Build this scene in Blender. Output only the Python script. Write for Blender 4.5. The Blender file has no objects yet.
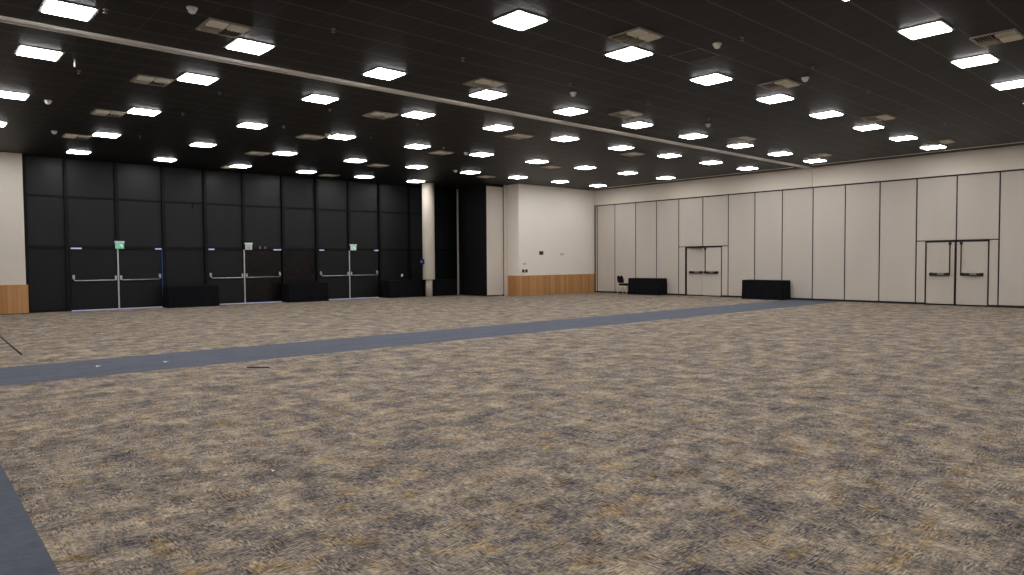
import bpy, bmesh, math, random
from mathutils import Vector, Matrix
random.seed(7)
scene = bpy.context.scene
COL = scene.collection
CAM_H = 1.505
ZC = 4.935            # ceiling height
XR = 25.54            # face of the right partition
YB = 26.31            # face of the black wall
PI = math.pi

# ------------------------------------------------------------------ materials
def lin(c):
    return tuple(((v/255)/12.92 if v/255 <= .04045 else ((v/255+.055)/1.055)**2.4) for v in c)

class NT:
    """small node-building helper"""
    def __init__(self, name):
        self.m = bpy.data.materials.new(name); self.m.use_nodes = True
        self.t = self.m.node_tree; self.n = self.t.nodes; self.l = self.t.links
        self.b = self.n['Principled BSDF']
    def add(self, kind, **kw):
        o = self.n.new(kind)
        for k, v in kw.items(): setattr(o, k, v)
        return o
    def link(self, a, b): self.l.new(a, b)
    def math(self, op, a, b=None, c=None, clamp=False):
        o = self.add('ShaderNodeMath', operation=op); o.use_clamp = clamp
        for i, v in enumerate((a, b, c)):
            if v is None: continue
            if hasattr(v, 'links'): self.link(v, o.inputs[i])
            else: o.inputs[i].default_value = v
        return o.outputs[0]
    def mix(self, f, a, b, blend='MIX'):
        o = self.add('ShaderNodeMix', data_type='RGBA', blend_type=blend)
        for i, v in ((0, f), (6, a), (7, b)):
            if hasattr(v, 'links'): self.link(v, o.inputs[i])
            elif i == 0: o.inputs[0].default_value = v
            else: o.inputs[i].default_value = (*v, 1)
        return o.outputs[2]
    def ramp(self, f, stops, interp='LINEAR'):
        o = self.add('ShaderNodeValToRGB'); r = o.color_ramp; r.interpolation = interp
        while len(r.elements) < len(stops): r.elements.new(0.5)
        for e, (p, c) in zip(r.elements, stops):
            e.position = p; e.color = (*c, 1) if len(c) == 3 else c
        self.link(f, o.inputs[0]); return o.outputs[0]
    def pos(self, scale=(1, 1, 1), loc=(0, 0, 0)):
        g = self.add('ShaderNodeNewGeometry'); mp = self.add('ShaderNodeMapping')
        mp.inputs['Scale'].default_value = scale; mp.inputs['Location'].default_value = loc
        self.link(g.outputs['Position'], mp.inputs['Vector']); return mp.outputs[0]
    def noise(self, vec, scale=1, detail=2, rough=.5, dist=0):
        o = self.add('ShaderNodeTexNoise'); self.link(vec, o.inputs['Vector'])
        o.inputs['Scale'].default_value = scale; o.inputs['Detail'].default_value = detail
        o.inputs['Roughness'].default_value = rough; o.inputs['Distortion'].default_value = dist
        return o.outputs[0]
    def base(self, v):
        if hasattr(v, 'links'): self.link(v, self.b.inputs['Base Color'])
        else: self.b.inputs['Base Color'].default_value = (*v, 1)
    def bump(self, h, strength=.2, dist=.01):
        o = self.add('ShaderNodeBump'); o.inputs['Strength'].default_value = strength
        o.inputs['Distance'].default_value = dist
        self.link(h, o.inputs['Height']); self.link(o.outputs[0], self.b.inputs['Normal'])
    def set(self, rough=.5, metal=0, spec=.5):
        self.b.inputs['Roughness'].default_value = rough
        self.b.inputs['Metallic'].default_value = metal
        self.b.inputs['Specular IOR Level'].default_value = spec
        return self.m

def plain(name, rgb, rough=.6, metal=0, spec=.4, var=.06, scale=3.0):
    """matt paint with faint procedural mottling"""
    t = NT(name); c = lin(rgb)
    n = t.noise(t.pos(), scale, 3)
    t.base(t.mix(n, tuple(v*(1-var) for v in c), tuple(min(1, v*(1+var)) for v in c)))
    return t.set(rough, metal, spec)

def emit(name, rgb, strength):
    t = NT(name); t.base(lin(rgb))
    t.b.inputs['Emission Color'].default_value = (*lin(rgb), 1)
    t.b.inputs['Emission Strength'].default_value = strength
    return t.set(.5)

LIGHT_E = 30.0
M = {}
M['light'] = emit('light_diffuser', (252, 250, 250), LIGHT_E)
M['light_frame'] = plain('light_frame', (120, 118, 112))
M['fascia'] = plain('fascia_paint', (230, 219, 205), .8, var=.03, scale=.6)
M['white_wall'] = plain('white_wall_paint', (240, 232, 220), .85, var=.02, scale=.7)
M['offwhite'] = plain('off_white_wall', (214, 206, 194), .85, var=.03)
M['backing'] = plain('dark_backing', (18, 18, 18), .9)
M['black_frame'] = plain('black_frame', (5, 5, 7), .6, spec=.25)
M['black_trim'] = plain('black_trim', (20, 18, 16), .6)
M['track'] = plain('ceiling_track_aluminium', (250, 246, 238), .5, var=.05)
M['track_slot'] = plain('track_slot', (60, 56, 52), .7)
M['vent'] = plain('vent_metal', (246, 242, 230), .5)
M['vent_frame'] = plain('vent_frame', (158, 154, 142), .5)
M['vent_dark'] = plain('vent_shadow', (30, 29, 27), .7)
M['device'] = plain('white_device', (250, 247, 240), .5)
M['device_grey'] = plain('grey_device', (120, 116, 110), .5)
M['chrome'] = plain('brushed_steel', (205, 205, 205), .4, .6)
M['dark_metal'] = plain('dark_bronze_metal', (34, 28, 25), .45, .3)
M['silver_bar'] = plain('silver_insert', (150, 146, 140), .4, .5)
M['column'] = plain('column_paint', (196, 186, 172), .8, var=.03)
M['cloth'] = plain('black_tablecloth', (10, 12, 17), .9, spec=.2, var=.25, scale=12)
M['chair_fabric'] = plain('chair_fabric', (20, 14, 15), .9, spec=.2)
M['chair_metal'] = plain('chair_frame', (214, 206, 188), .45, .1)
M['sign_white'] = emit('sign_housing', (205, 215, 208), .12)
M['sign_green'] = emit('sign_green_face', (125, 205, 170), .25)
M['sign_pale'] = emit('sign_pale_face', (175, 220, 200), .22)
M['sign_grey'] = emit('sign_grey_face', (190, 192, 186), .2)
M['sign_mark'] = plain('sign_mark', (120, 130, 122))
M['sign_light_mark'] = emit('sign_light_mark', (215, 240, 228), .3)
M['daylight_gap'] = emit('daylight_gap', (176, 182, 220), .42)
M['closer'] = emit('door_closer_metal', (180, 188, 232), .4)  # closers made to glow, standing in for blue-white daylight glints
M['blue_leak'] = emit('blue_light_leak', (45, 95, 150), .12)
M['blue'] = plain('blue_plastic', (22, 28, 110), .5)
M['plate_dark'] = plain('dark_switch_plate', (42, 38, 36), .5)
M['plate_pale'] = plain('pale_switch_plate', (206, 198, 186), .5)
M['edge_strip'] = plain('edge_strip', (58, 54, 54), .5)
M['cord'] = plain('dark_cord', (48, 40, 34), .7)
M['paper'] = plain('paper', (225, 222, 212), .8)

def carpet():
    t = NT('woven_carpet')
    g = t.add('ShaderNodeNewGeometry'); sep = t.add('ShaderNodeSeparateXYZ')
    t.link(g.outputs['Position'], sep.inputs[0]); X, Y = sep.outputs[0], sep.outputs[1]
    # fine streaks along x and along y, as in a loom-like pattern
    a = t.noise(t.pos((19, 78, 1)), 1, 4, .72)
    b = t.noise(t.pos((78, 19, 1), (7, 3, 0)), 1, 4, .72)
    sel = t.noise(t.pos((6, 6, 1), (2, 9, 0)), 1, 3, .6)
    selr = t.math('MULTIPLY_ADD', t.math('SUBTRACT', sel, .5), 5, .5, clamp=True)
    mixab = t.add('ShaderNodeMix', data_type='FLOAT')
    t.link(selr, mixab.inputs[0]); t.link(a, mixab.inputs[2]); t.link(b, mixab.inputs[3])
    st = mixab.outputs[0]
    patch = t.noise(t.pos((2.6, 2.6, 1), (5, 1, 0)), 1, 5, .68)
    patchx = t.noise(t.pos((3, 11, 1), (1, 4, 0)), 1, 3, .6)
    patchy = t.noise(t.pos((11, 3, 1), (3, 8, 0)), 1, 3, .6)
    v = t.math('MULTIPLY', t.math('SUBTRACT', st, .5), 2.1)
    v = t.math('ADD', v, t.math('MULTIPLY', t.math('SUBTRACT', patch, .5), .85))
    v = t.math('ADD', v, t.math('MULTIPLY', t.math('SUBTRACT', patchx, .5), .4))
    v = t.math('ADD', v, t.math('MULTIPLY', t.math('SUBTRACT', patchy, .5), .4))
    v = t.math('ADD', v, .5, clamp=True)
    col = t.ramp(v, [(.10, lin((40, 41, 50))), (.32, lin((86, 83, 87))), (.50, lin((138, 127, 116))),
                     (.66, lin((176, 159, 137))), (.9, lin((222, 203, 172)))])
    # ochre and slate tints in patches
    oc = t.noise(t.pos((4.2, 5, 1), (11, 5, 0)), 1, 4, .65)
    ocm = t.math('MULTIPLY', t.math('SUBTRACT', oc, .53), 7, clamp=True)
    col = t.mix(t.math('MULTIPLY', ocm, .7), col, t.mix(1.0, col, lin((255, 226, 158)), 'MULTIPLY'))
    sl = t.noise(t.pos((4, 3.4, 1), (21, 15, 0)), 1, 4, .65)
    slm = t.math('MULTIPLY', t.math('SUBTRACT', sl, .53), 6, clamp=True)
    col = t.mix(t.math('MULTIPLY', slm, .65), col, t.mix(1.0, col, lin((184, 190, 210)), 'MULTIPLY'))
    # plain slate-blue bands
    n1 = t.noise(t.pos((3, 9, 1)), 3, 5, .75)
    n2 = t.noise(t.pos((1.3, 3, 1)), 1, 2, .5)
    blue = t.mix(t.math('MULTIPLY_ADD', n1, .7, t.math('MULTIPLY', n2, .3)), lin((50, 55, 67)), lin((120, 125, 136)))
    s1 = t.math('MULTIPLY', t.math('GREATER_THAN', Y, 10.67), t.math('LESS_THAN', Y, 12.58))
    s2 = t.math('MULTIPLY', t.math('GREATER_THAN', X, -1.4), t.math('LESS_THAN', X, .56))
    band = t.math('MAXIMUM', s1, s2)
    t.base(t.mix(band, col, blue))
    t.bump(st, .25, .006)
    return t.set(.95, 0, .12)
M['carpet'] = carpet()

def ceiling():
    t = NT('black_ceiling_tiles')
    g = t.add('ShaderNodeNewGeometry'); sep = t.add('ShaderNodeSeparateXYZ')
    t.link(g.outputs['Position'], sep.inputs[0]); X, Y = sep.outputs[0], sep.outputs[1]
    T = .6104
    behind = t.math('GREATER_THAN', Y, 11.95)
    Yo = t.math('ADD', Y, t.math('MULTIPLY', behind, -.085))
    u = t.math('DIVIDE', t.math('SUBTRACT', X, 1.851-.305), T)
    v = t.math('DIVIDE', t.math('SUBTRACT', Yo, 11.0-.305), T)
    def line(w, half):
        f = t.math('FRACT', t.math('ADD', w, 100))
        d = t.math('ABSOLUTE', t.math('SUBTRACT', f, .5))
        return t.math('GREATER_THAN', d, .5-half)
    grid = t.math('MAXIMUM', t.math('MULTIPLY', line(u, .022), .35), line(v, .026))
    cell = t.add('ShaderNodeCombineXYZ')
    t.link(t.math('FLOOR', u), cell.inputs[0]); t.link(t.math('FLOOR', v), cell.inputs[1])
    wn = t.add('ShaderNodeTexWhiteNoise', noise_dimensions='3D'); t.link(cell.outputs[0], wn.inputs[0])
    tone = t.ramp(wn.outputs[0], [(0, lin((10, 10, 11))), (.1, lin((21, 21, 22))), (1, lin((28, 28, 29)))])
    fine = t.noise(t.pos((1, 1, 1)), 40, 2)
    tone = t.mix(t.math('MULTIPLY', fine, .3), tone, (.012, .011, .01))
    t.base(t.mix(t.math('MULTIPLY', grid, .6), tone, lin((92, 91, 90))))
    return t.set(.5, 0, .14)
M['ceiling'] = ceiling()

def fabric_panel():
    t = NT('partition_fabric')
    n = t.noise(t.pos((1, 1, .25)), 1.3, 3); f = t.noise(t.pos((1, 60, 60)), 3, 2)
    c = t.mix(n, lin((201, 192, 181)), lin((211, 202, 191)))
    t.base(t.mix(t.math('MULTIPLY', f, .25), c, lin((186, 177, 166))))
    t.bump(f, .1, .003)
    return t.set(.9, 0, .15)
M['panel'] = fabric_panel()

def black_glazing(name, rgb, rough, spec):
    t = NT(name); c = lin(rgb)
    n = t.noise(t.pos((.5, 1, .5), (3, 2, 1)), 1.2, 3)
    t.base(t.mix(n, tuple(.82*v for v in c), tuple(1.18*v for v in c)))
    r = t.noise(t.pos((2, 2, 2)), 2, 3)
    t.link(t.math('MULTIPLY_ADD', r, .15, rough-.07), t.b.inputs['Roughness'])
    t.b.inputs['Specular IOR Level'].default_value = spec
    return t.m
M['glazing'] = black_glazing('black_panel', (18, 22, 25), .42, .33)
M['door_black'] = black_glazing('black_door_leaf', (13, 16, 19), .42, .32)
M['glass_dark'] = black_glazing('dark_glass', (20, 15, 15), .25, .35)

def wood():
    t = NT('oak_boards')
    g = t.add('ShaderNodeNewGeometry'); sep = t.add('ShaderNodeSeparateXYZ')
    t.link(g.outputs['Position'], sep.inputs[0])
    s = t.math('DIVIDE', t.math('ADD', sep.outputs[0], sep.outputs[1]), .128)
    wn = t.add('ShaderNodeTexWhiteNoise', noise_dimensions='1D'); t.link(t.math('FLOOR', s), wn.inputs['W'])
    d = t.math('ABSOLUTE', t.math('SUBTRACT', t.math('FRACT', s), .5))
    groove = t.math('GREATER_THAN', d, .455)
    grain = t.noise(t.pos((22, 22, 1.2)), 1, 4, .6)
    c = t.mix(wn.outputs[0], lin((186, 134, 84)), lin((210, 162, 110)))
    c = t.mix(t.math('MULTIPLY', grain, .45), c, lin((140, 92, 52)))
    t.base(t.mix(t.math('MULTIPLY', groove, .4), c, lin((90, 60, 34))))
    return t.set(.55, 0, .3)
M['wood'] = wood()

# ------------------------------------------------------------------ mesh helpers
def box(bm, x0, x1, y0, y1, z0, z1, bev=0):
    r = bmesh.ops.create_cube(bm, size=1)
    for v in r['verts']:
        v.co = Vector(((x0+x1)/2+v.co.x*(x1-x0), (y0+y1)/2+v.co.y*(y1-y0), (z0+z1)/2+v.co.z*(z1-z0)))
    if bev:
        es = list({e for v in r['verts'] for e in v.link_edges})
        bmesh.ops.bevel(bm, geom=es, offset=bev, segments=2, affect='EDGES', profile=.5)
    return r['verts']

def tube(bm, pts, rad, seg=8):
    """round bar through a list of points"""
    pts = [Vector(p) for p in pts]; rings = []
    for i, p in enumerate(pts):
        a = pts[max(i-1, 0)]; b = pts[min(i+1, len(pts)-1)]
        d = (b-a).normalized(); ref = Vector((0, 0, 1)) if abs(d.z) < .9 else Vector((1, 0, 0))
        s = d.cross(ref).normalized(); w = s.cross(d)
        rings.append([bm.verts.new(p+(s*math.cos(2*PI*k/seg)+w*math.sin(2*PI*k/seg))*rad) for k in range(seg)])
    for r0, r1 in zip(rings, rings[1:]):
        for k in range(seg): bm.faces.new((r0[k], r0[(k+1) % seg], r1[(k+1) % seg], r1[k]))
    bm.faces.new(rings[0][::-1]); bm.faces.new(rings[-1])

def lathe(bm, prof, cx=0, cy=0, seg=32):
    rings = [[bm.verts.new((cx+r*math.cos(2*PI*k/seg), cy+r*math.sin(2*PI*k/seg), z)) for k in range(seg)] for r, z in prof]
    for a, b in zip(rings, rings[1:]):
        for k in range(seg): bm.faces.new((a[k], a[(k+1) % seg], b[(k+1) % seg], b[k]))
    bm.faces.new(rings[0][::-1]); bm.faces.new(rings[-1])

def obj(name, bm, mat, parent=None, smooth=False):
    bmesh.ops.recalc_face_normals(bm, faces=bm.faces)
    me = bpy.data.meshes.new(name); bm.to_mesh(me); bm.free()
    me.materials.append(mat)
    if smooth:
        for p in me.polygons: p.use_smooth = True
    o = bpy.data.objects.new(name, me); COL.objects.link(o)
    if parent: o.parent = parent
    return o
def bx(name, mat, parent, *a, bev=0):
    bm = bmesh.new(); box(bm, *a, bev=bev); return obj(name, bm, mat, parent)
def struct(name, bm, mat):
    o = obj(name, bm, mat); o['kind'] = 'structure'; return o
def sbox(name, mat, *a, bev=0):
    o = bx(name, mat, None, *a, bev=bev); o['kind'] = 'structure'; return o
def tag(o, label, cat, group=None):
    o['label'] = label; o['category'] = cat
    if group: o['group'] = group
    return o
def thing(name, label, cat, loc=(0, 0, 0), rz=0, group=None):
    o = bpy.data.objects.new(name, None); COL.objects.link(o)
    o.empty_display_size = .2; o.location = loc; o.rotation_euler = (0, 0, rz)
    return tag(o, label, cat, group)
def dup(root, loc, rz=0, label=None):
    r = root.copy(); COL.objects.link(r); r.location = loc; r.rotation_euler = (0, 0, rz)
    if label: r['label'] = label
    for ch in list(root.children):
        c = ch.copy(); COL.objects.link(c); c.parent = r
        for g in list(ch.children):
            d = g.copy(); COL.objects.link(d); d.parent = c
    return r
ORD = ['first', 'second', 'third', 'fourth', 'fifth', 'sixth', 'seventh', 'eighth', 'ninth', 'tenth',
       'eleventh', 'twelfth', 'thirteenth', 'fourteenth', 'fifteenth', 'sixteenth', 'seventeenth', 'eighteenth']
TRIM = [0]
def trim(mat, *a, bev=0):
    TRIM[0] += 1; return sbox('trim_%d' % TRIM[0], mat, *a, bev=bev)

# ------------------------------------------------------------------ camera
f_px, pitch, yaw, roll = 693.2069, .0369, .7277, -.0065
fwd = Vector((math.sin(yaw)*math.cos(pitch), math.cos(yaw)*math.cos(pitch), -math.sin(pitch)))
rt0 = Vector((math.cos(yaw), -math.sin(yaw), 0)); up0 = rt0.cross(fwd)
rt = rt0*math.cos(roll)+up0*math.sin(roll); up = -rt0*math.sin(roll)+up0*math.cos(roll)
cd = bpy.data.cameras.new('camera'); cam = bpy.data.objects.new('camera', cd); COL.objects.link(cam)
cd.sensor_width = 36; cd.lens = f_px/1024*36; cd.clip_start = .05; cd.clip_end = 200
cam.matrix_world = Matrix(((rt.x, up.x, -fwd.x, 0), (rt.y, up.y, -fwd.y, 0), (rt.z, up.z, -fwd.z, CAM_H), (0, 0, 0, 1)))
scene.camera = cam
def in_frame(p, m=0):
    q = Vector(p)-Vector((0, 0, CAM_H)); z = q.dot(fwd)
    if z <= 0: return False
    x = 512+f_px*q.dot(rt)/z; y = 287.5-f_px*q.dot(up)/z
    return m <= x <= 1024-m and m <= y <= 575-m

# ------------------------------------------------------------------ room shell
X0, Y0 = -3.2, -8.0
XA, YA = 20.55, 22.6         # corner block of the white wall
sbox('floor', M['carpet'], X0-.2, XR+.6, Y0-.2, YB+.6, -.12, 0)
sbox('ceiling', M['ceiling'], X0-.2, XR+.6, Y0-.2, YB+.6, ZC, ZC+.15)
sbox('wall_left', M['offwhite'], X0-.2, X0, Y0-.2, YB+.4, 0, ZC)
sbox('wall_front', M['offwhite'], X0, XR+.6, Y0-.2, Y0, 0, ZC)
sbox('wall_back', M['backing'], X0, XA, YB+.06, YB+.26, 0, ZC)
sbox('wall_right', M['backing'], XR+.32, XR+.5, Y0, YA, 0, ZC)
sbox('wall_corner', M['white_wall'], XA, XR+.5, YA, YB+.26, 0, ZC)
# wooden dado on the white wall: front and return
bm = bmesh.new(); box(bm, XA-.025, XR, YA-.025, YA, .0, .895); box(bm, XA-.025, XA, YA, 23.32, .0, .895)
TRIM[0] += 1; struct('trim_%d' % TRIM[0], bm, M['wood'])
# pale wall return at the far left with its wooden dado
sbox('wall_side', M['offwhite'], X0, 3.04, 26.05, YB+.06, 0, ZC)
trim(M['wood'], X0, 3.085, 26.0, 26.05, .02, .9)
trim(M['black_trim'], X0, 3.085, 26.0, 26.05, 0, .02)
# fascia over the partition, in two lengths meeting below the ceiling track
trim(M['fascia'], XR-.02, XR+.32, 11.95, YA, 4.215, ZC)
trim(M['fascia'], XR+.0, XR+.32, Y0, 11.93, 4.215, ZC)
trim(M['fascia'], XR-.035, XR-.0, 11.86, 11.95, 4.215, ZC-.03)
trim(M['black_trim'], XR-.025, XR+.3, Y0, YA-.03, 4.175, 4.215)
for y0, y1 in ((Y0, 6.25), (8.05, 15.64), (17.4, YA-.03)):
    sbox('baseboard_%s' % ('right' if y0 == Y0 else 'right_middle' if y0 < 10 else 'right_far'), M['black_trim'], XR-.012, XR, y0, y1, 0, .07)
# ceiling track of the movable wall, and the slot along the right wall
trim(M['track'], X0, XR-.035, 11.87, 11.92, ZC-.045, ZC)
trim(M['track'], X0, XR-.035, 11.98, 12.03, ZC-.045, ZC)
trim(M['track_slot'], X0, XR-.035, 11.92, 11.98, ZC-.02, ZC)
trim(M['track'], 24.86, 24.91, 12.3, YA-.3, ZC-.012, ZC)
trim(M['track'], 24.86, 24.91, Y0, 11.6, ZC-.012, ZC)

# ------------------------------------------------------------------ black wall
MX = [3.1, 4.19, 5.64, 7.09, 8.49, 9.88, 11.41, 12.83, 14.28, 15.75, 17.28, 18.6, 20.5]
doors_at = {1: 'L', 2: 'R', 4: 'L', 5: 'R', 7: 'L', 8: 'R'}
for i in range(len(MX)-1):
    a, b = MX[i]+.04, MX[i+1]-.04
    bm = bmesh.new()
    box(bm, a, b, YB, YB+.05, 3.73, ZC-.01)
    box(bm, a, b, YB, YB+.05, 2.12, 3.66)
    sbox_name = 'window_%d' % (i+1)
    o = struct(sbox_name, bm, M['glazing'])
    if i not in doors_at:
        mat = M['glass_dark'] if i == 6 else M['door_black']
        bx('lower_pane', mat, o, a, b, YB, YB+.05, .08, 2.02)
for i, x in enumerate(MX):
    if i in (2, 5, 8):
        trim(M['black_frame'], x-.05, x+.05, YB-.07, YB+.05, 2.12, ZC)
    else:
        trim(M['black_frame'], x-.05, x+.05, YB-.10, YB+.05, 0, ZC)
bm = bmesh.new()
for i in range(len(MX)-1):
    box(bm, MX[i]+.05, MX[i+1]-.05, YB-.03, YB+.05, 3.66, 3.73)
    box(bm, MX[i]+.05, MX[i+1]-.05, YB-.05, YB+.05, 2.02, 2.12)
    if i not in doors_at: box(bm, MX[i]+.05, MX[i+1]-.05, YB-.02, YB+.05, 0, .08)
TRIM[0] += 1; struct('trim_%d' % TRIM[0], bm, M['black_frame'])
dn = 0
for i, side in doors_at.items():
    dn += 1
    hl = side == 'L'
    x0 = MX[i]+.065 if hl else MX[i]+.01
    x1 = MX[i+1]-.01 if hl else MX[i+1]-.065
    o = sbox('door_%d' % dn, M['glass_dark'] if i == 5 else M['door_black'], x0+.01, x1-.01, YB-.01, YB+.04, .035, 2.01)
    # horizontal rail behind the push bar
    bx('middle_rail', M['black_frame'], o, x0+.01, x1-.01, YB-.022, YB-.01, .93, 1.0)
    # push bar with raised end on the hinge side
    xh = x0+.09 if hl else x1-.09; xm = x1-.07 if hl else x0+.07
    s = 1 if hl else -1
    bm = bmesh.new()
    tube(bm, [(xh, YB-.02, 1.10), (xh, YB-.10, 1.10), (xh, YB-.11, 1.02), (xh+s*.03, YB-.11, .985), (xm-s*.03, YB-.11, .985), (xm, YB-.09, 1.0), (xm, YB-.02, 1.03)], .017, 8)
    pb = obj('push_bar', bm, M['chrome'], o, True)
    bx('bracket', M['chrome'], pb, xh-.035, xh+.035, YB-.05, YB-.01, 1.03, 1.17, bev=.008)
    bx('bracket', M['chrome'], pb, xm-.03, xm+.03, YB-.06, YB-.01, .98, 1.13, bev=.008)
    w = .3 if i in (1, 5) else .2
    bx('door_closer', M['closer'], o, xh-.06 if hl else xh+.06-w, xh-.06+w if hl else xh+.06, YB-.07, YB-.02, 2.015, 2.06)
    bx('threshold_glow', M['daylight_gap'], o, x0+.02, x1-.02, YB-.03, YB+.0, .0, .022)  # glowing sill strip stands in for daylight leaking under the leaf
    if hl:
        r = bx('centre_post', M['chrome'], o, MX[i+1]-.022, MX[i+1]+.022, YB-.05, YB-.012, .0, 2.03, bev=.006)
bm = bmesh.new(); box(bm, 7.0, 7.02, YB-.06, YB-.04, .1, 2.0)  # faintly glowing strip imitates blue daylight leaking beside the mullion
TRIM[0] += 1; struct('trim_%d' % TRIM[0], bm, M['blue_leak'])

# exit signs above the centre posts
def exit_sign(x, face, label, w=.29):
    t = thing('exit_sign', label, 'sign', (x, YB-.10, 2.035))
    bx('housing', M['sign_white'], t, -w/2, w/2, -.06, .03, .19, .255, bev=.01)
    p = bx('face_panel', face, t, -w/2+.015, w/2-.015, -.035, -.02, .0, .19)
    if face is M['sign_grey']:
        for z in (.13, .075, .03): bx('line_of_marks', M['sign_mark'], p, -.08, .07, -.037, -.035, z, z+.018)
    else:
        bm = bmesh.new()   # pale slanted running mark
        for q in ([(-.01, .15), (.07, .15), (.10, .06), (.06, .06)], ):
            vs = [bm.verts.new((x_, y_, z_)) for y_ in (-.038, -.035) for x_, z_ in q]
            n = len(q); bm.faces.new(vs[:n]); bm.faces.new(vs[n:][::-1])
            for k in range(n): bm.faces.new((vs[k], vs[(k+1) % n], vs[n+(k+1) % n], vs[n+k]))
        obj('pictogram', bm, M['sign_light_mark'], p)
    bx('mount', M['black_frame'], t, -.03, .03, .03, .04, .05, .2)
    return t
exit_sign(5.68, M['sign_green'], 'green exit sign with white top above the leftmost pair of black doors')
exit_sign(10.02, M['sign_grey'], 'whitish exit sign above the middle pair of black doors', .28)
exit_sign(14.42, M['sign_pale'], 'pale green exit sign above the pair of black doors nearest the column', .30)
t = tag(bx('hanging_hook', M['black_frame'], None, 8.06, 8.10, YB-.05, YB-.0, 3.50, 3.655), 'small dark hook hanging below upper rail of black wall', 'hook')
t = tag(bx('light_switch', M['device'], None, 16.83, 16.92, YB-.03, YB-.0, .88, 1.0, bev=.008), 'tiny white switch on black wall left of the column above a draped table', 'switch')
for x, lb in ((10.48, 'left'), (10.68, 'right')):
    tag(bx('door_bracket', M['device_grey'], None, x-.035, x+.035, YB-.075, YB-.05, 2.07, 2.16), 'small grey bracket on rail right of the whitish exit sign, %s of two' % lb, 'bracket')

# ------------------------------------------------------------------ round column
CX, CY = 17.42, 25.0
t = thing('column', 'round pale grey column standing before the black wall, narrower at its foot', 'column', (CX, CY, 0))
bm = bmesh.new(); lathe(bm, [(.145, 0), (.145, .9)], seg=40); obj('core', bm, M['column'], t, True)
bm = bmesh.new(); lathe(bm, [(.16, .765), (.26, .765), (.265, .78), (.265, ZC)], seg=48); c = obj('cladding', bm, M['column'], t)
for p in c.data.polygons: p.use_smooth = abs(p.normal.z) < .5
t = thing('blue_alarm_box', 'small blue box with grey button on the column, left side', 'alarm box', (CX-.262, CY+.04, 1.54), math.radians(-80))
bx('box', M['blue'], t, -.12, .09, -.1, .0, -.11, .11, bev=.012)
bm = bmesh.new(); lathe(bm, [(.035, 0), (.035, .02), (.02, .03)], seg=16)
for v in bm.verts: v.co = Vector((v.co.x, -.1-v.co.z, v.co.y))
obj('button', bm, M['plate_pale'], t, True)

# ------------------------------------------------------------------ stacked partition panels beside the white wall
SX0, SX1 = 19.32, 20.3
n = 18; th = .117
for k in range(n):
    y = 23.36+k*th
    front, last = k == 0, k == n-1
    if front: lb = 'grey partition panel facing the room, front of the stack beside the white wall'
    elif last: lb = 'pale-edged partition panel, rearmost of the stack beside the white wall'
    else: lb = 'stored black-edged partition panel, %s from the front of its stack' % ORD[k]
    t = thing('partition_panel', lb, 'partition panel', ((SX0+SX1)/2, y, 0), 0, 'partition panels stacked by the white wall')
    w = (SX1-SX0)/2
    bx('panel_core', M['panel'], t, -w+.03, w, .004, th-.006, .05, 4.82)
    bx('edge_profile', M['column'] if last else M['black_frame'], t, -w, -w+.03, .004 if not last else .0, th-.03 if not last else th, .03, 4.84)
    if not last: bx('edge_strip', M['edge_strip'], t, -w, -w+.022, th-.028, th-.018, .03, 4.84)
trim(M['backing'], SX0-.1, XA, 23.38, 25.7, 4.86, ZC)
trim(M['offwhite'], SX1+.05, XA-.03, 23.34, 23.5, 0, ZC)
trim(M['black_trim'], SX1+.005, SX1+.05, 23.38, 23.5, 0, ZC)

# white-wall fittings
tag(bx('control_switch_panel', M['plate_dark'], None, 21.80, 22.03, YA-.03, YA, 1.82, 1.98, bev=.008), 'dark control panel in middle of white wall', 'control panel')
for x, lb in ((20.80, 'left'), (20.99, 'right')):
    t = thing('light_switch', 'small dark switch plate low on white wall, %s one of two' % lb, 'switch', (x, YA, 1.10))
    bx('plate', M['plate_dark'], t, -.065, .065, -.018, 0, -.07, .07, bev=.006)
    bx('rocker', M['black_trim'], t, -.03, .03, -.026, -.018, -.045, .045)
tag(bx('thermostat_switch', M['plate_pale'], None, 20.80, 20.98, YA-.03, YA, 1.38, 1.46, bev=.006), 'pale thermostat above the two dark switches on white wall', 'thermostat')
tag(bx('switch_plate', M['plate_pale'], None, 23.15, 23.4, YA-.012, YA, 1.80, 1.9, bev=.004), 'faint blank plate right of the control panel on white wall', 'wall plate')

# ------------------------------------------------------------------ the grey movable partition on the right
SEAM = [22.42, 21.33, 20.10, 18.93, 17.75, 16.55, 15.35, 14.18, 13.04, 11.85, 10.68, 9.51, 8.35, 7.18, 6.02, 4.85]
trim(M['black_trim'], XR-.03, XR+.06, 22.53, YA-.028, 0, 4.18)
trim(M['column'], XR-.0, XR+.06, 22.45, 22.53, 0, 4.17)
trim(M['backing'], XR+.1, XR+.15, Y0, 15.3, 0, 4.175)     # dark core behind the panel joints
trim(M['backing'], XR+.1, XR+.15, 17.8, YA, 0, 4.175)
G = .016
LEFTD, RIGHTD = (4, 5), (12, 13)
desc = {0: 'leftmost grey partition panel next to the white wall corner',
        1: 'grey partition panel behind the black chair',
        2: 'grey partition panel above left half of the draped table beside the chair',
        3: 'grey partition panel left of the recessed double door',
        6: 'grey partition panel directly right of the recessed double door',
        7: 'grey partition panel above left half of the draped table right of the recessed door',
        8: 'grey partition panel above right end of the draped table right of the recessed door',
        9: 'grey partition panel below the fascia joint, where the ceiling track ends',
        10: 'second grey partition panel left of the one beside the black-framed doors',
        11: 'grey partition panel immediately left of the black-framed double door',
        14: 'rightmost grey partition panel at the edge of the photo'}
desc[10] = 'grey partition panel two panels left of the black-framed double door'
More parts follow.
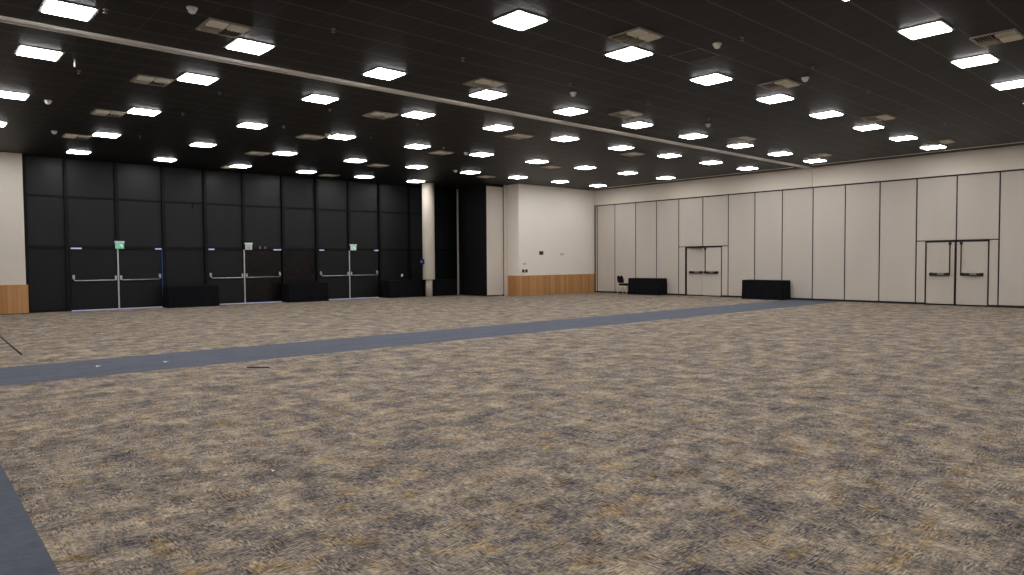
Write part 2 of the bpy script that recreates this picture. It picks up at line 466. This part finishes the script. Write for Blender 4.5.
def push_bar(parent, y0, y1, yrod, zr):
    pb = bx('push_bar', M['dark_metal'], parent, -.085, -.03, y0, y1, .965, 1.055, bev=.008)
    m = (y0+y1)/2
    bx('bar_insert', M['silver_bar'], pb, -.088, -.08, m-.14, m+.05, 1.0, 1.045)
    for y in (y0+.05, y1-.05): bx('bracket', M['dark_metal'], pb, -.035, .0, y-.04, y+.04, .98, 1.065)
    if yrod is not None:
        bm = bmesh.new(); tube(bm, [(-.03, yrod, 1.02), (-.03, yrod, zr)], .017, 8); obj('latch_rod', bm, M['dark_metal'], parent, True)
for i in range(len(SEAM)-1):
    y1, y0 = SEAM[i]-G/2, SEAM[i+1]+G/2
    yc = (y0+y1)/2
    if i in LEFTD+RIGHTD:
        right_pair = i in RIGHTD; leftleaf = i in (4, 12)
        zt = 2.095
        lb = ('panel with %s leaf of the %s double door' % ('left' if leftleaf else 'right', 'black-framed right-hand' if right_pair else 'recessed left-hand'))
        t = thing('partition_panel', 'grey partition ' + lb, 'partition panel', (XR, yc, 0), 0, 'grey partition panels along the right wall')
        h = (y1-y0)/2
        bx('upper_panel', M['panel'], t, 0, .1, -h, h, zt+.03, 4.17, bev=.006)
        bx('edge_seal', M['black_trim'], t, -.006, .05, h-.022, h+.01, zt+.03 if not leftleaf else .07, 4.17)
        sw = .30 if leftleaf else (.25 if right_pair else .29)
        if i == 4: sw = .36
        if leftleaf: bx('side_panel', M['panel'], t, 0, .1, h-sw+.02, h, .07, zt, bev=.004)
        else: bx('side_panel', M['panel'], t, 0, .1, -h, -h+sw-.02, .07, zt, bev=.004)
        bm = bmesh.new()
        ys = h-sw if leftleaf else -h+sw
        fw = .03 if right_pair else (.055 if leftleaf else .022)
        if leftleaf: box(bm, -.014, .1, ys-.005-fw+.02, ys+.02, 0, zt); box(bm, -.014, .1, -h-G, ys+.02, zt-.035, zt+.012)
        else: box(bm, -.014, .1, ys-.02, ys+.005+fw-.02, 0, zt); box(bm, -.014, .1, ys-.02, h+G, zt-.035, zt+.012)
        obj('door_frame', bm, M['dark_metal'], t)
        # leaf, built from its hinge so the left-hand one can stand ajar
        if leftleaf: lw = (ys-fw) - (-h) - .0; hinge = ys-fw+.01
        else: lw = h-(ys+fw) - .0; hinge = ys+fw-.01
        bm = bmesh.new()
        if leftleaf: box(bm, .0, .045, -lw, 0, .045, zt-.045, bev=.004)
        else: box(bm, .0, .045, 0, lw, .045, zt-.045, bev=.004)
        d = obj('door_leaf', bm, M['panel'], t); d.location = (.006 if i != 4 else .03, hinge, 0)
        if i == 4: d.rotation_euler = (0, 0, math.radians(14))
        s = -1 if leftleaf else 1
        ym = s*(lw-.0)
        a, b = sorted((s*.10, s*(lw-.13)))
        if i == 4: a, b = sorted((s*.12, s*(lw-.06)))
        if i == 5: a, b = sorted((s*.12, s*(lw-.08)))
        rod = None if i == 4 else s*(lw-.14) if right_pair else s*(lw-.13)
        push_bar(d, a, b, rod, zt-.05)
        if right_pair or i == 5:
            yb = s*(lw-.14) if right_pair else s*(lw-.13)
            bx('top_latch', M['dark_metal'], d, -.045, 0, yb-.035, yb+.035, zt-.13, zt-.05)
        if right_pair:
            e = -lw-.0 if leftleaf else lw
            bx('meeting_stile', M['dark_metal'], d, -.012, .046, min(e, e-s*.012), max(e, e-s*.012), .045, zt-.045)
    else:
        t = tag(bx('partition_panel', M['panel'], None, 0, .1, y0-yc, y1-yc, .07, 4.17, bev=.006), desc[i], 'partition panel', 'grey partition panels along the right wall')
        t.location = (XR, yc, 0)
        bx('edge_seal', M['black_trim'], t, -.006, .05, y1-yc-.022, y1-yc+.01, .07, 4.17)

# ------------------------------------------------------------------ draped tables
def drape(L, D, H, seed):
    """fitted cloth: flat top, hem to the floor, soft vertical folds that grow towards the hem"""
    rnd = random.Random(seed); ph = [rnd.uniform(0, 6.28) for _ in range(4)]
    bm = bmesh.new(); per = []
    nl, nd = 44, 18
    for k in range(nl): per.append((-L/2+L*k/nl, -D/2, 0, -1))
    for k in range(nd): per.append((L/2, -D/2+D*k/nd, 1, 0))
    for k in range(nl): per.append((L/2-L*k/nl, D/2, 0, 1))
    for k in range(nd): per.append((-L/2, D/2-D*k/nd, -1, 0))
    rows = []
    for r, z in enumerate((H, H-.012, H*.8, H*.55, H*.3, .0)):
        tt = 1-z/H; ring = []
        for j, (x, y, nx, ny) in enumerate(per):
            s = x if ny else y
            w = .010*tt*(math.sin(s*19+ph[0])+.7*math.sin(s*37+ph[1])+.6*math.sin(s*8+ph[2]))
            cx_ = abs(abs(x)-L/2) < .13 and abs(abs(y)-D/2) < .13
            flare = (.012*tt) + (.016*tt if cx_ else 0)
            if r == 0: off = -.008
            else: off = max(.0, flare+w)
            ring.append(bm.verts.new((x+nx*off, y+ny*off, z)))
        rows.append(ring)
    for a, b in zip(rows, rows[1:]):
        for j in range(len(per)):
            bm.faces.new((a[j], b[j], b[(j+1) % len(per)], a[(j+1) % len(per)]))
    bm.faces.new(rows[0])
    return bm
def draped_table(L, loc, rz, seed, label, group):
    t = thing('banquet_table', label, 'table', loc, rz, group)
    obj('tablecloth', drape(L, .62, .74, seed), M['cloth'], t, False)
    bx('tabletop', M['wood'], t, -L/2+.03, L/2-.03, -.29, .29, .70, .725)
    for sx in (-1, 1):
        for sy in (-1, 1):
            bm = bmesh.new(); tube(bm, [(sx*(L/2-.2), sy*.22, .0), (sx*(L/2-.2), sy*.22, .70)], .015); obj('leg', bm, M['chrome'], t, True)
    return t
gb = 'black-draped tables along the black wall'; gr = 'black-draped tables along the grey partition'
draped_table(1.66, (7.80, 25.78, 0), 0, 1, 'black-draped table left of the middle double door on black wall', gb)
draped_table(1.62, (12.07, 25.78, 0), 0, 2, 'black-draped table between the middle and right pairs of black doors', gb)
draped_table(1.66, (16.54, 25.78, 0), 0, 3, 'black-draped table standing just left of the round column', gb)
draped_table(1.80, (18.36, 25.78, 0), 0, 4, 'black-draped table in the dark corner right of the round column', gb)
draped_table(1.66, (25.14, 19.12, 0), PI/2, 5, 'black-draped table beside the black chair at the grey partition', gr)
draped_table(1.66, (25.14, 13.47, 0), PI/2, 6, 'black-draped table right of the recessed double door in grey partition', gr)

# ------------------------------------------------------------------ chair by the partition (faces -y, towards the table)
t = thing('banquet_chair', 'black banquet chair with pale metal legs at end of a draped table', 'chair', (25.06, 20.34, 0))
bm = bmesh.new(); box(bm, -.21, .21, -.22, .2, .38, .485, bev=.03); obj('seat', bm, M['chair_fabric'], t, True)
bm = bmesh.new(); box(bm, -.205, .205, -.21, .2, .33, .385); obj('seat_frame', bm, M['chair_metal'], t)
bm = bmesh.new()   # backrest: softly crowned pad with a dip in the middle of its top
prof = [(-.205, .50), (-.215, .62), (-.2, .76), (-.15, .83), (-.09, .845), (-.04, .80), (0, .755), (.04, .80), (.09, .845), (.15, .83), (.2, .76), (.215, .62), (.205, .50)]
fr = [bm.verts.new((x, .19+(z-.5)*.22, z)) for x, z in prof]; bk = [bm.verts.new((x, .245+(z-.5)*.22, z)) for x, z in prof]
bm.faces.new(fr); bm.faces.new(bk[::-1])
for k in range(len(prof)): bm.faces.new((fr[k], fr[(k+1) % len(prof)], bk[(k+1) % len(prof)], bk[k]))
bmesh.ops.bevel(bm, geom=[e for e in bm.edges if abs((e.verts[0].co-e.verts[1].co).y) < .04 and len(e.link_faces) == 2 and any(len(f.verts) > 4 for f in e.link_faces)], offset=.012, segments=2, affect='EDGES')
obj('backrest', bm, M['chair_fabric'], t)
for s in (-1, 1):
    bm = bmesh.new(); tube(bm, [(s*.19, -.24, 0), (s*.185, -.19, .39)], .018); obj('leg', bm, M['chair_metal'], t, True)
    bm = bmesh.new(); tube(bm, [(s*.19, .27, 0), (s*.19, .2, .38), (s*.19, .205, .52)], .018); obj('leg', bm, M['chair_metal'], t, True)
bm = bmesh.new(); tube(bm, [(-.185, .245, .15), (.185, .245, .15)], .009); obj('stretcher', bm, M['chair_metal'], t, True)

# ------------------------------------------------------------------ ceiling lights
LX = [1.851+2.4418*i for i in range(-2, 10)]
LY = [3.710, 7.351, 10.999, 13.526, 17.198, 20.869, 24.57]
ROWN = {10.999: 'first row before the ceiling track', 7.351: 'second row before the ceiling track',
        3.710: 'third row before the ceiling track', 13.526: 'first row beyond the ceiling track',
        17.198: 'second row beyond the ceiling track', 20.869: 'third row beyond the ceiling track',
        24.57: 'last row nearest the black wall'}
proto = None
def make_light():
    t = thing('ceiling_light', '', 'ceiling light', (0, 0, ZC), 0, 'square ceiling lights')
    bm = bmesh.new()
    for a in ((-.305, -.284, -.305, .305), (.284, .305, -.305, .305), (-.284, .284, -.305, -.284), (-.284, .284, .284, .305)):
        box(bm, *a, -.014, 0)
    obj('frame', bm, M['light_frame'], t)
    bx('diffuser', M['light'], t, -.266, .266, -.266, .266, -.030, -.002, bev=.004)
    return t
for Y in LY+[.06]:
    vis = [x for x in LX if in_frame((x, Y, ZC), -12)]
    for x in LX:
        if Y > 24 and x > 17.5: continue
        if x < -2.9: continue
        if x in vis:
            lb = 'glowing square ceiling light, %s from the left in the %s' % (ORD[vis.index(x)], ROWN[Y])
        else:
            lb = 'square ceiling light outside the picture, above or behind the viewer'
        if proto is None:
            proto = make_light(); proto.location = (x, Y, ZC); proto['label'] = lb
        else: dup(proto, (x, Y, ZC), 0, lb)

# ------------------------------------------------------------------ ceiling vents
vp = None
def make_vent():
    t = thing('ceiling_vent', '', 'vent', (0, 0, ZC), 0, 'ceiling air vents')
    bx('backing', M['vent_dark'], t, -.28, .28, -.28, .28, -.006, 0)
    bm = bmesh.new()
    for a in ((-.30, -.275, -.30, .30), (.275, .30, -.30, .30), (-.275, .275, -.30, -.275), (-.275, .275, .275, .30), (-.012, .012, -.275, .275)):
        box(bm, *a, -.022, 0)
    obj('frame', bm, M['vent_frame'], t)
    # four quadrants of slanted blades, each throwing air its own way
    for sx, sy, along, lean in ((-1, 1, 'x', 1), (1, 1, 'y', 1), (1, -1, 'y', -1), (-1, -1, 'x', -1)):
        bm = bmesh.new()
        n = 6
        for k in range(n):
            c = .02+(k+.5)*.25/n; w = .0165; d = .015*lean
            if along == 'x':
                y = sy*c; x0, x1 = sorted((sx*.018, sx*.27))
                vs = [bm.verts.new(p) for p in ((x0, y-w, -.024-d), (x1, y-w, -.024-d), (x1, y+w, -.024+d), (x0, y+w, -.024+d))]
            else:
                x = sx*c; y0, y1 = sorted((sy*.018, sy*.27))
                vs = [bm.verts.new(p) for p in ((x-w, y0, -.024-d), (x-w, y1, -.024-d), (x+w, y1, -.024+d), (x+w, y0, -.024+d))]
            bm.faces.new(vs)
        r = bmesh.ops.extrude_face_region(bm, geom=list(bm.faces))
        for v in r['geom']:
            if isinstance(v, bmesh.types.BMVert): v.co.z -= .003
        obj('louvre', bm, M['vent'], t)
    return t
VENTS = [(12.86, 3.10, 'at the right edge of the photo, in front'),
         (8.55, 6.72, 'beside the second light of the second row before the ceiling track'), (12.98, 6.70, ''), (17.88, 6.70, ''), (22.9, 6.85, ''),
         (3.68, 10.39, ''), (8.55, 10.36, ''), (12.82, 10.36, ''), (17.9, 10.33, ''), (22.65, 10.3, ''),
         (3.69, 14.20, ''), (8.52, 14.12, ''), (12.80, 14.05, ''), (17.70, 14.05, ''),
         (3.72, 17.86, ''), (8.54, 17.75, ''), (12.84, 17.70, ''), (17.80, 17.85, ''),
         (3.74, 21.62, ''), (8.54, 21.45, ''), (12.80, 21.42, ''), (17.80, 21.5, ''), (9.03, 25.09, ''), (12.78, 25.05, '')]
def nearest_light(x, y):
    best = None
    for Y in LY:
        vis = [a for a in LX if in_frame((a, Y, ZC), -12) and not (Y > 24 and a > 17.5)]
        for k, a in enumerate(vis):
            d = math.hypot(a-x, Y-y)
            if best is None or d < best[0]: best = (d, ORD[k], ROWN[Y])
    return best
for x, y, extra in VENTS:
    d, o_, r_ = nearest_light(x, y)
    rr = r_.replace('the ceiling track', 'the track').replace('nearest the black wall', 'by black wall')
    lb = 'square louvred ceiling vent by the %s light in the %s' % (o_, rr)
    if vp is None: vp = make_vent(); vp.location = (x, y, ZC); vp['label'] = lb
    else: dup(vp, (x, y, ZC), 0, lb)

# ------------------------------------------------------------------ detectors, sprinklers and other ceiling fittings
DOMES = [(3.08, 9.86), (2.5, 17.33), (3.17, 21.17), (9.82, 6.11), (10.4, 9.77), (15.37, 9.81), (12.9, 6.15), (8.70, 17.1), (13.47, 17.24), (15.84-.1, 20.81)]
dlab = ['white dome detector on ceiling at top left before the track', 'white dome detector near the far left end of second row beyond track',
        'white dome detector near the far left of third row beyond track', 'white dome detector on ceiling at top right, before the track',
        'white dome detector just left of centre above the ceiling track line', 'white dome detector on ceiling right of centre, behind the row of lights',
        'white dome detector on right ceiling beside the vent and light', 'white dome detector next to a vent at left centre beyond track',
        'white dome detector left of a light above the column area', 'white dome detector left of a light above the stacked panels']
dp = None
for (x, y), lb in zip(DOMES, dlab):
    if dp is None:
        dp = thing('smoke_detector', lb, 'detector', (x, y, ZC), 0, 'white dome detectors on the ceiling')
        bm = bmesh.new(); lathe(bm, [(.07, 0), (.07, -.02), (.062, -.028)][::-1], seg=24); obj('base', bm, M['device'], dp, True)
        bm = bmesh.new(); lathe(bm, [(.055, -.028), (.054, -.045), (.045, -.065), (.028, -.078), (.01, -.083)][::-1], seg=24); obj('dome', bm, M['device'], dp, True)
    else: dup(dp, (x, y, ZC), 0, lb)
SPR = [(2.22, 10.67), (2.54, 14.32), (4.9, 9.4), (7.24, 9.33), (9.84, 5.68), (12.25, 5.7), (14.87, 5.78), (9.81, 9.29), (14.7, 9.36), (19.9, 5.88),
       (4.96, 14.31), (5.01, 16.82), (5.02, 20.55), (7.35, 14.31), (7.37, 16.81), (9.75, 14.4), (9.82, 16.77), (12.32, 16.84), (12.25, 9.3), (17.28, 5.85)]
sp = None
for x, y in SPR:
    d, o_, r_ = nearest_light(x, y)
    rr = r_.replace('the ceiling track', 'track').replace('nearest the black wall', 'by black wall')
    lb = 'tiny sprinkler head near the %s light in %s' % (o_, rr)
    if sp is None:
        sp = thing('ceiling_sprinkler', lb, 'sprinkler', (x, y, ZC), 0, 'sprinkler heads on the ceiling')
        bm = bmesh.new(); lathe(bm, [(.035, 0), (.035, -.008), (.012, -.012), (.012, -.05)][::-1], seg=16); obj('stem', bm, M['device_grey'], sp, True)
        bm = bmesh.new(); lathe(bm, [(.028, -.05), (.028, -.056)][::-1], seg=16); obj('deflector', bm, M['device_grey'], sp)
    else: dup(sp, (x, y, ZC), 0, lb)
bm = bmesh.new(); tube(bm, [(2.36, 13.62, ZC), (2.36, 13.62, ZC-.12)], .012); tag(obj('hanging_rod', bm, M['device']), 'short white rod hanging from ceiling near the leftmost light', 'rod')
bm = bmesh.new()
for a in ((-.3, -.285, -.3, .3), (.285, .3, -.3, .3), (-.285, .285, -.3, -.285), (-.285, .285, .285, .3)): box(bm, *a, -.008, 0)
o = thing('access_panel', 'dark square ceiling access panel right of a light at top centre', 'access panel', (10.1, 6.72, ZC))
obj('frame', bm, M['device_grey'], o); bx('hatch', M['ceiling'], o, -.285, .285, -.285, .285, -.005, 0)

# ------------------------------------------------------------------ on the carpet
bm = bmesh.new(); tube(bm, [(1.655, 19.4, .012), (1.63, 18.2, .012), (1.61, 17.2, .012), (1.58, 15.7, .012), (1.55, 14.1, .012)], .012, 8)
tag(obj('power_cord', bm, M['cord'], None, True), 'thin dark cord lying on carpet at the left edge before the pale wall', 'cord')
def scrap(x, y, s, mat, label, name='paper_scrap', cat='litter'):
    bm = bmesh.new(); vs = [bm.verts.new((x+s*a, y+s*b, z)) for a, b, z in ((-.5, -.4, .004), (.5, -.5, .012), (.45, .4, .004), (-.4, .5, .014))]
    bm.faces.new(vs); r = bmesh.ops.extrude_face_region(bm, geom=list(bm.faces))
    for v in r['geom']:
        if isinstance(v, bmesh.types.BMVert): v.co.z -= .004
    tag(obj(name, bm, mat), label, cat)
scrap(2.21, 11.69, .06, M['paper'], 'white paper scrap on blue carpet band, left one of two')
scrap(3.08, 11.48, .06, M['paper'], 'white paper scrap on blue carpet band, right one of two')
scrap(2.01, 4.87, .025, M['paper'], 'tiny white paper scrap on patterned carpet in the left foreground')
bm = bmesh.new(); tube(bm, [(3.76, 9.98, .008), (4.0, 9.76, .008)], .008, 6); tag(obj('cable_tie', bm, M['cord'], None, True), 'short dark cable tie on patterned carpet just before blue band', 'cable tie')

# ------------------------------------------------------------------ world and colour
w = bpy.data.worlds.new('world'); scene.world = w; w.use_nodes = True
w.node_tree.nodes['Background'].inputs[0].default_value = (.5, .52, .55, 1)
w.node_tree.nodes['Background'].inputs[1].default_value = .05
scene.view_settings.view_transform = 'Standard'
scene.view_settings.exposure = 0
scene.cycles.max_bounces = 8
scene.cycles.diffuse_bounces = 5
scene.cycles.sample_clamp_indirect = 4
scene.cycles.use_denoising = True
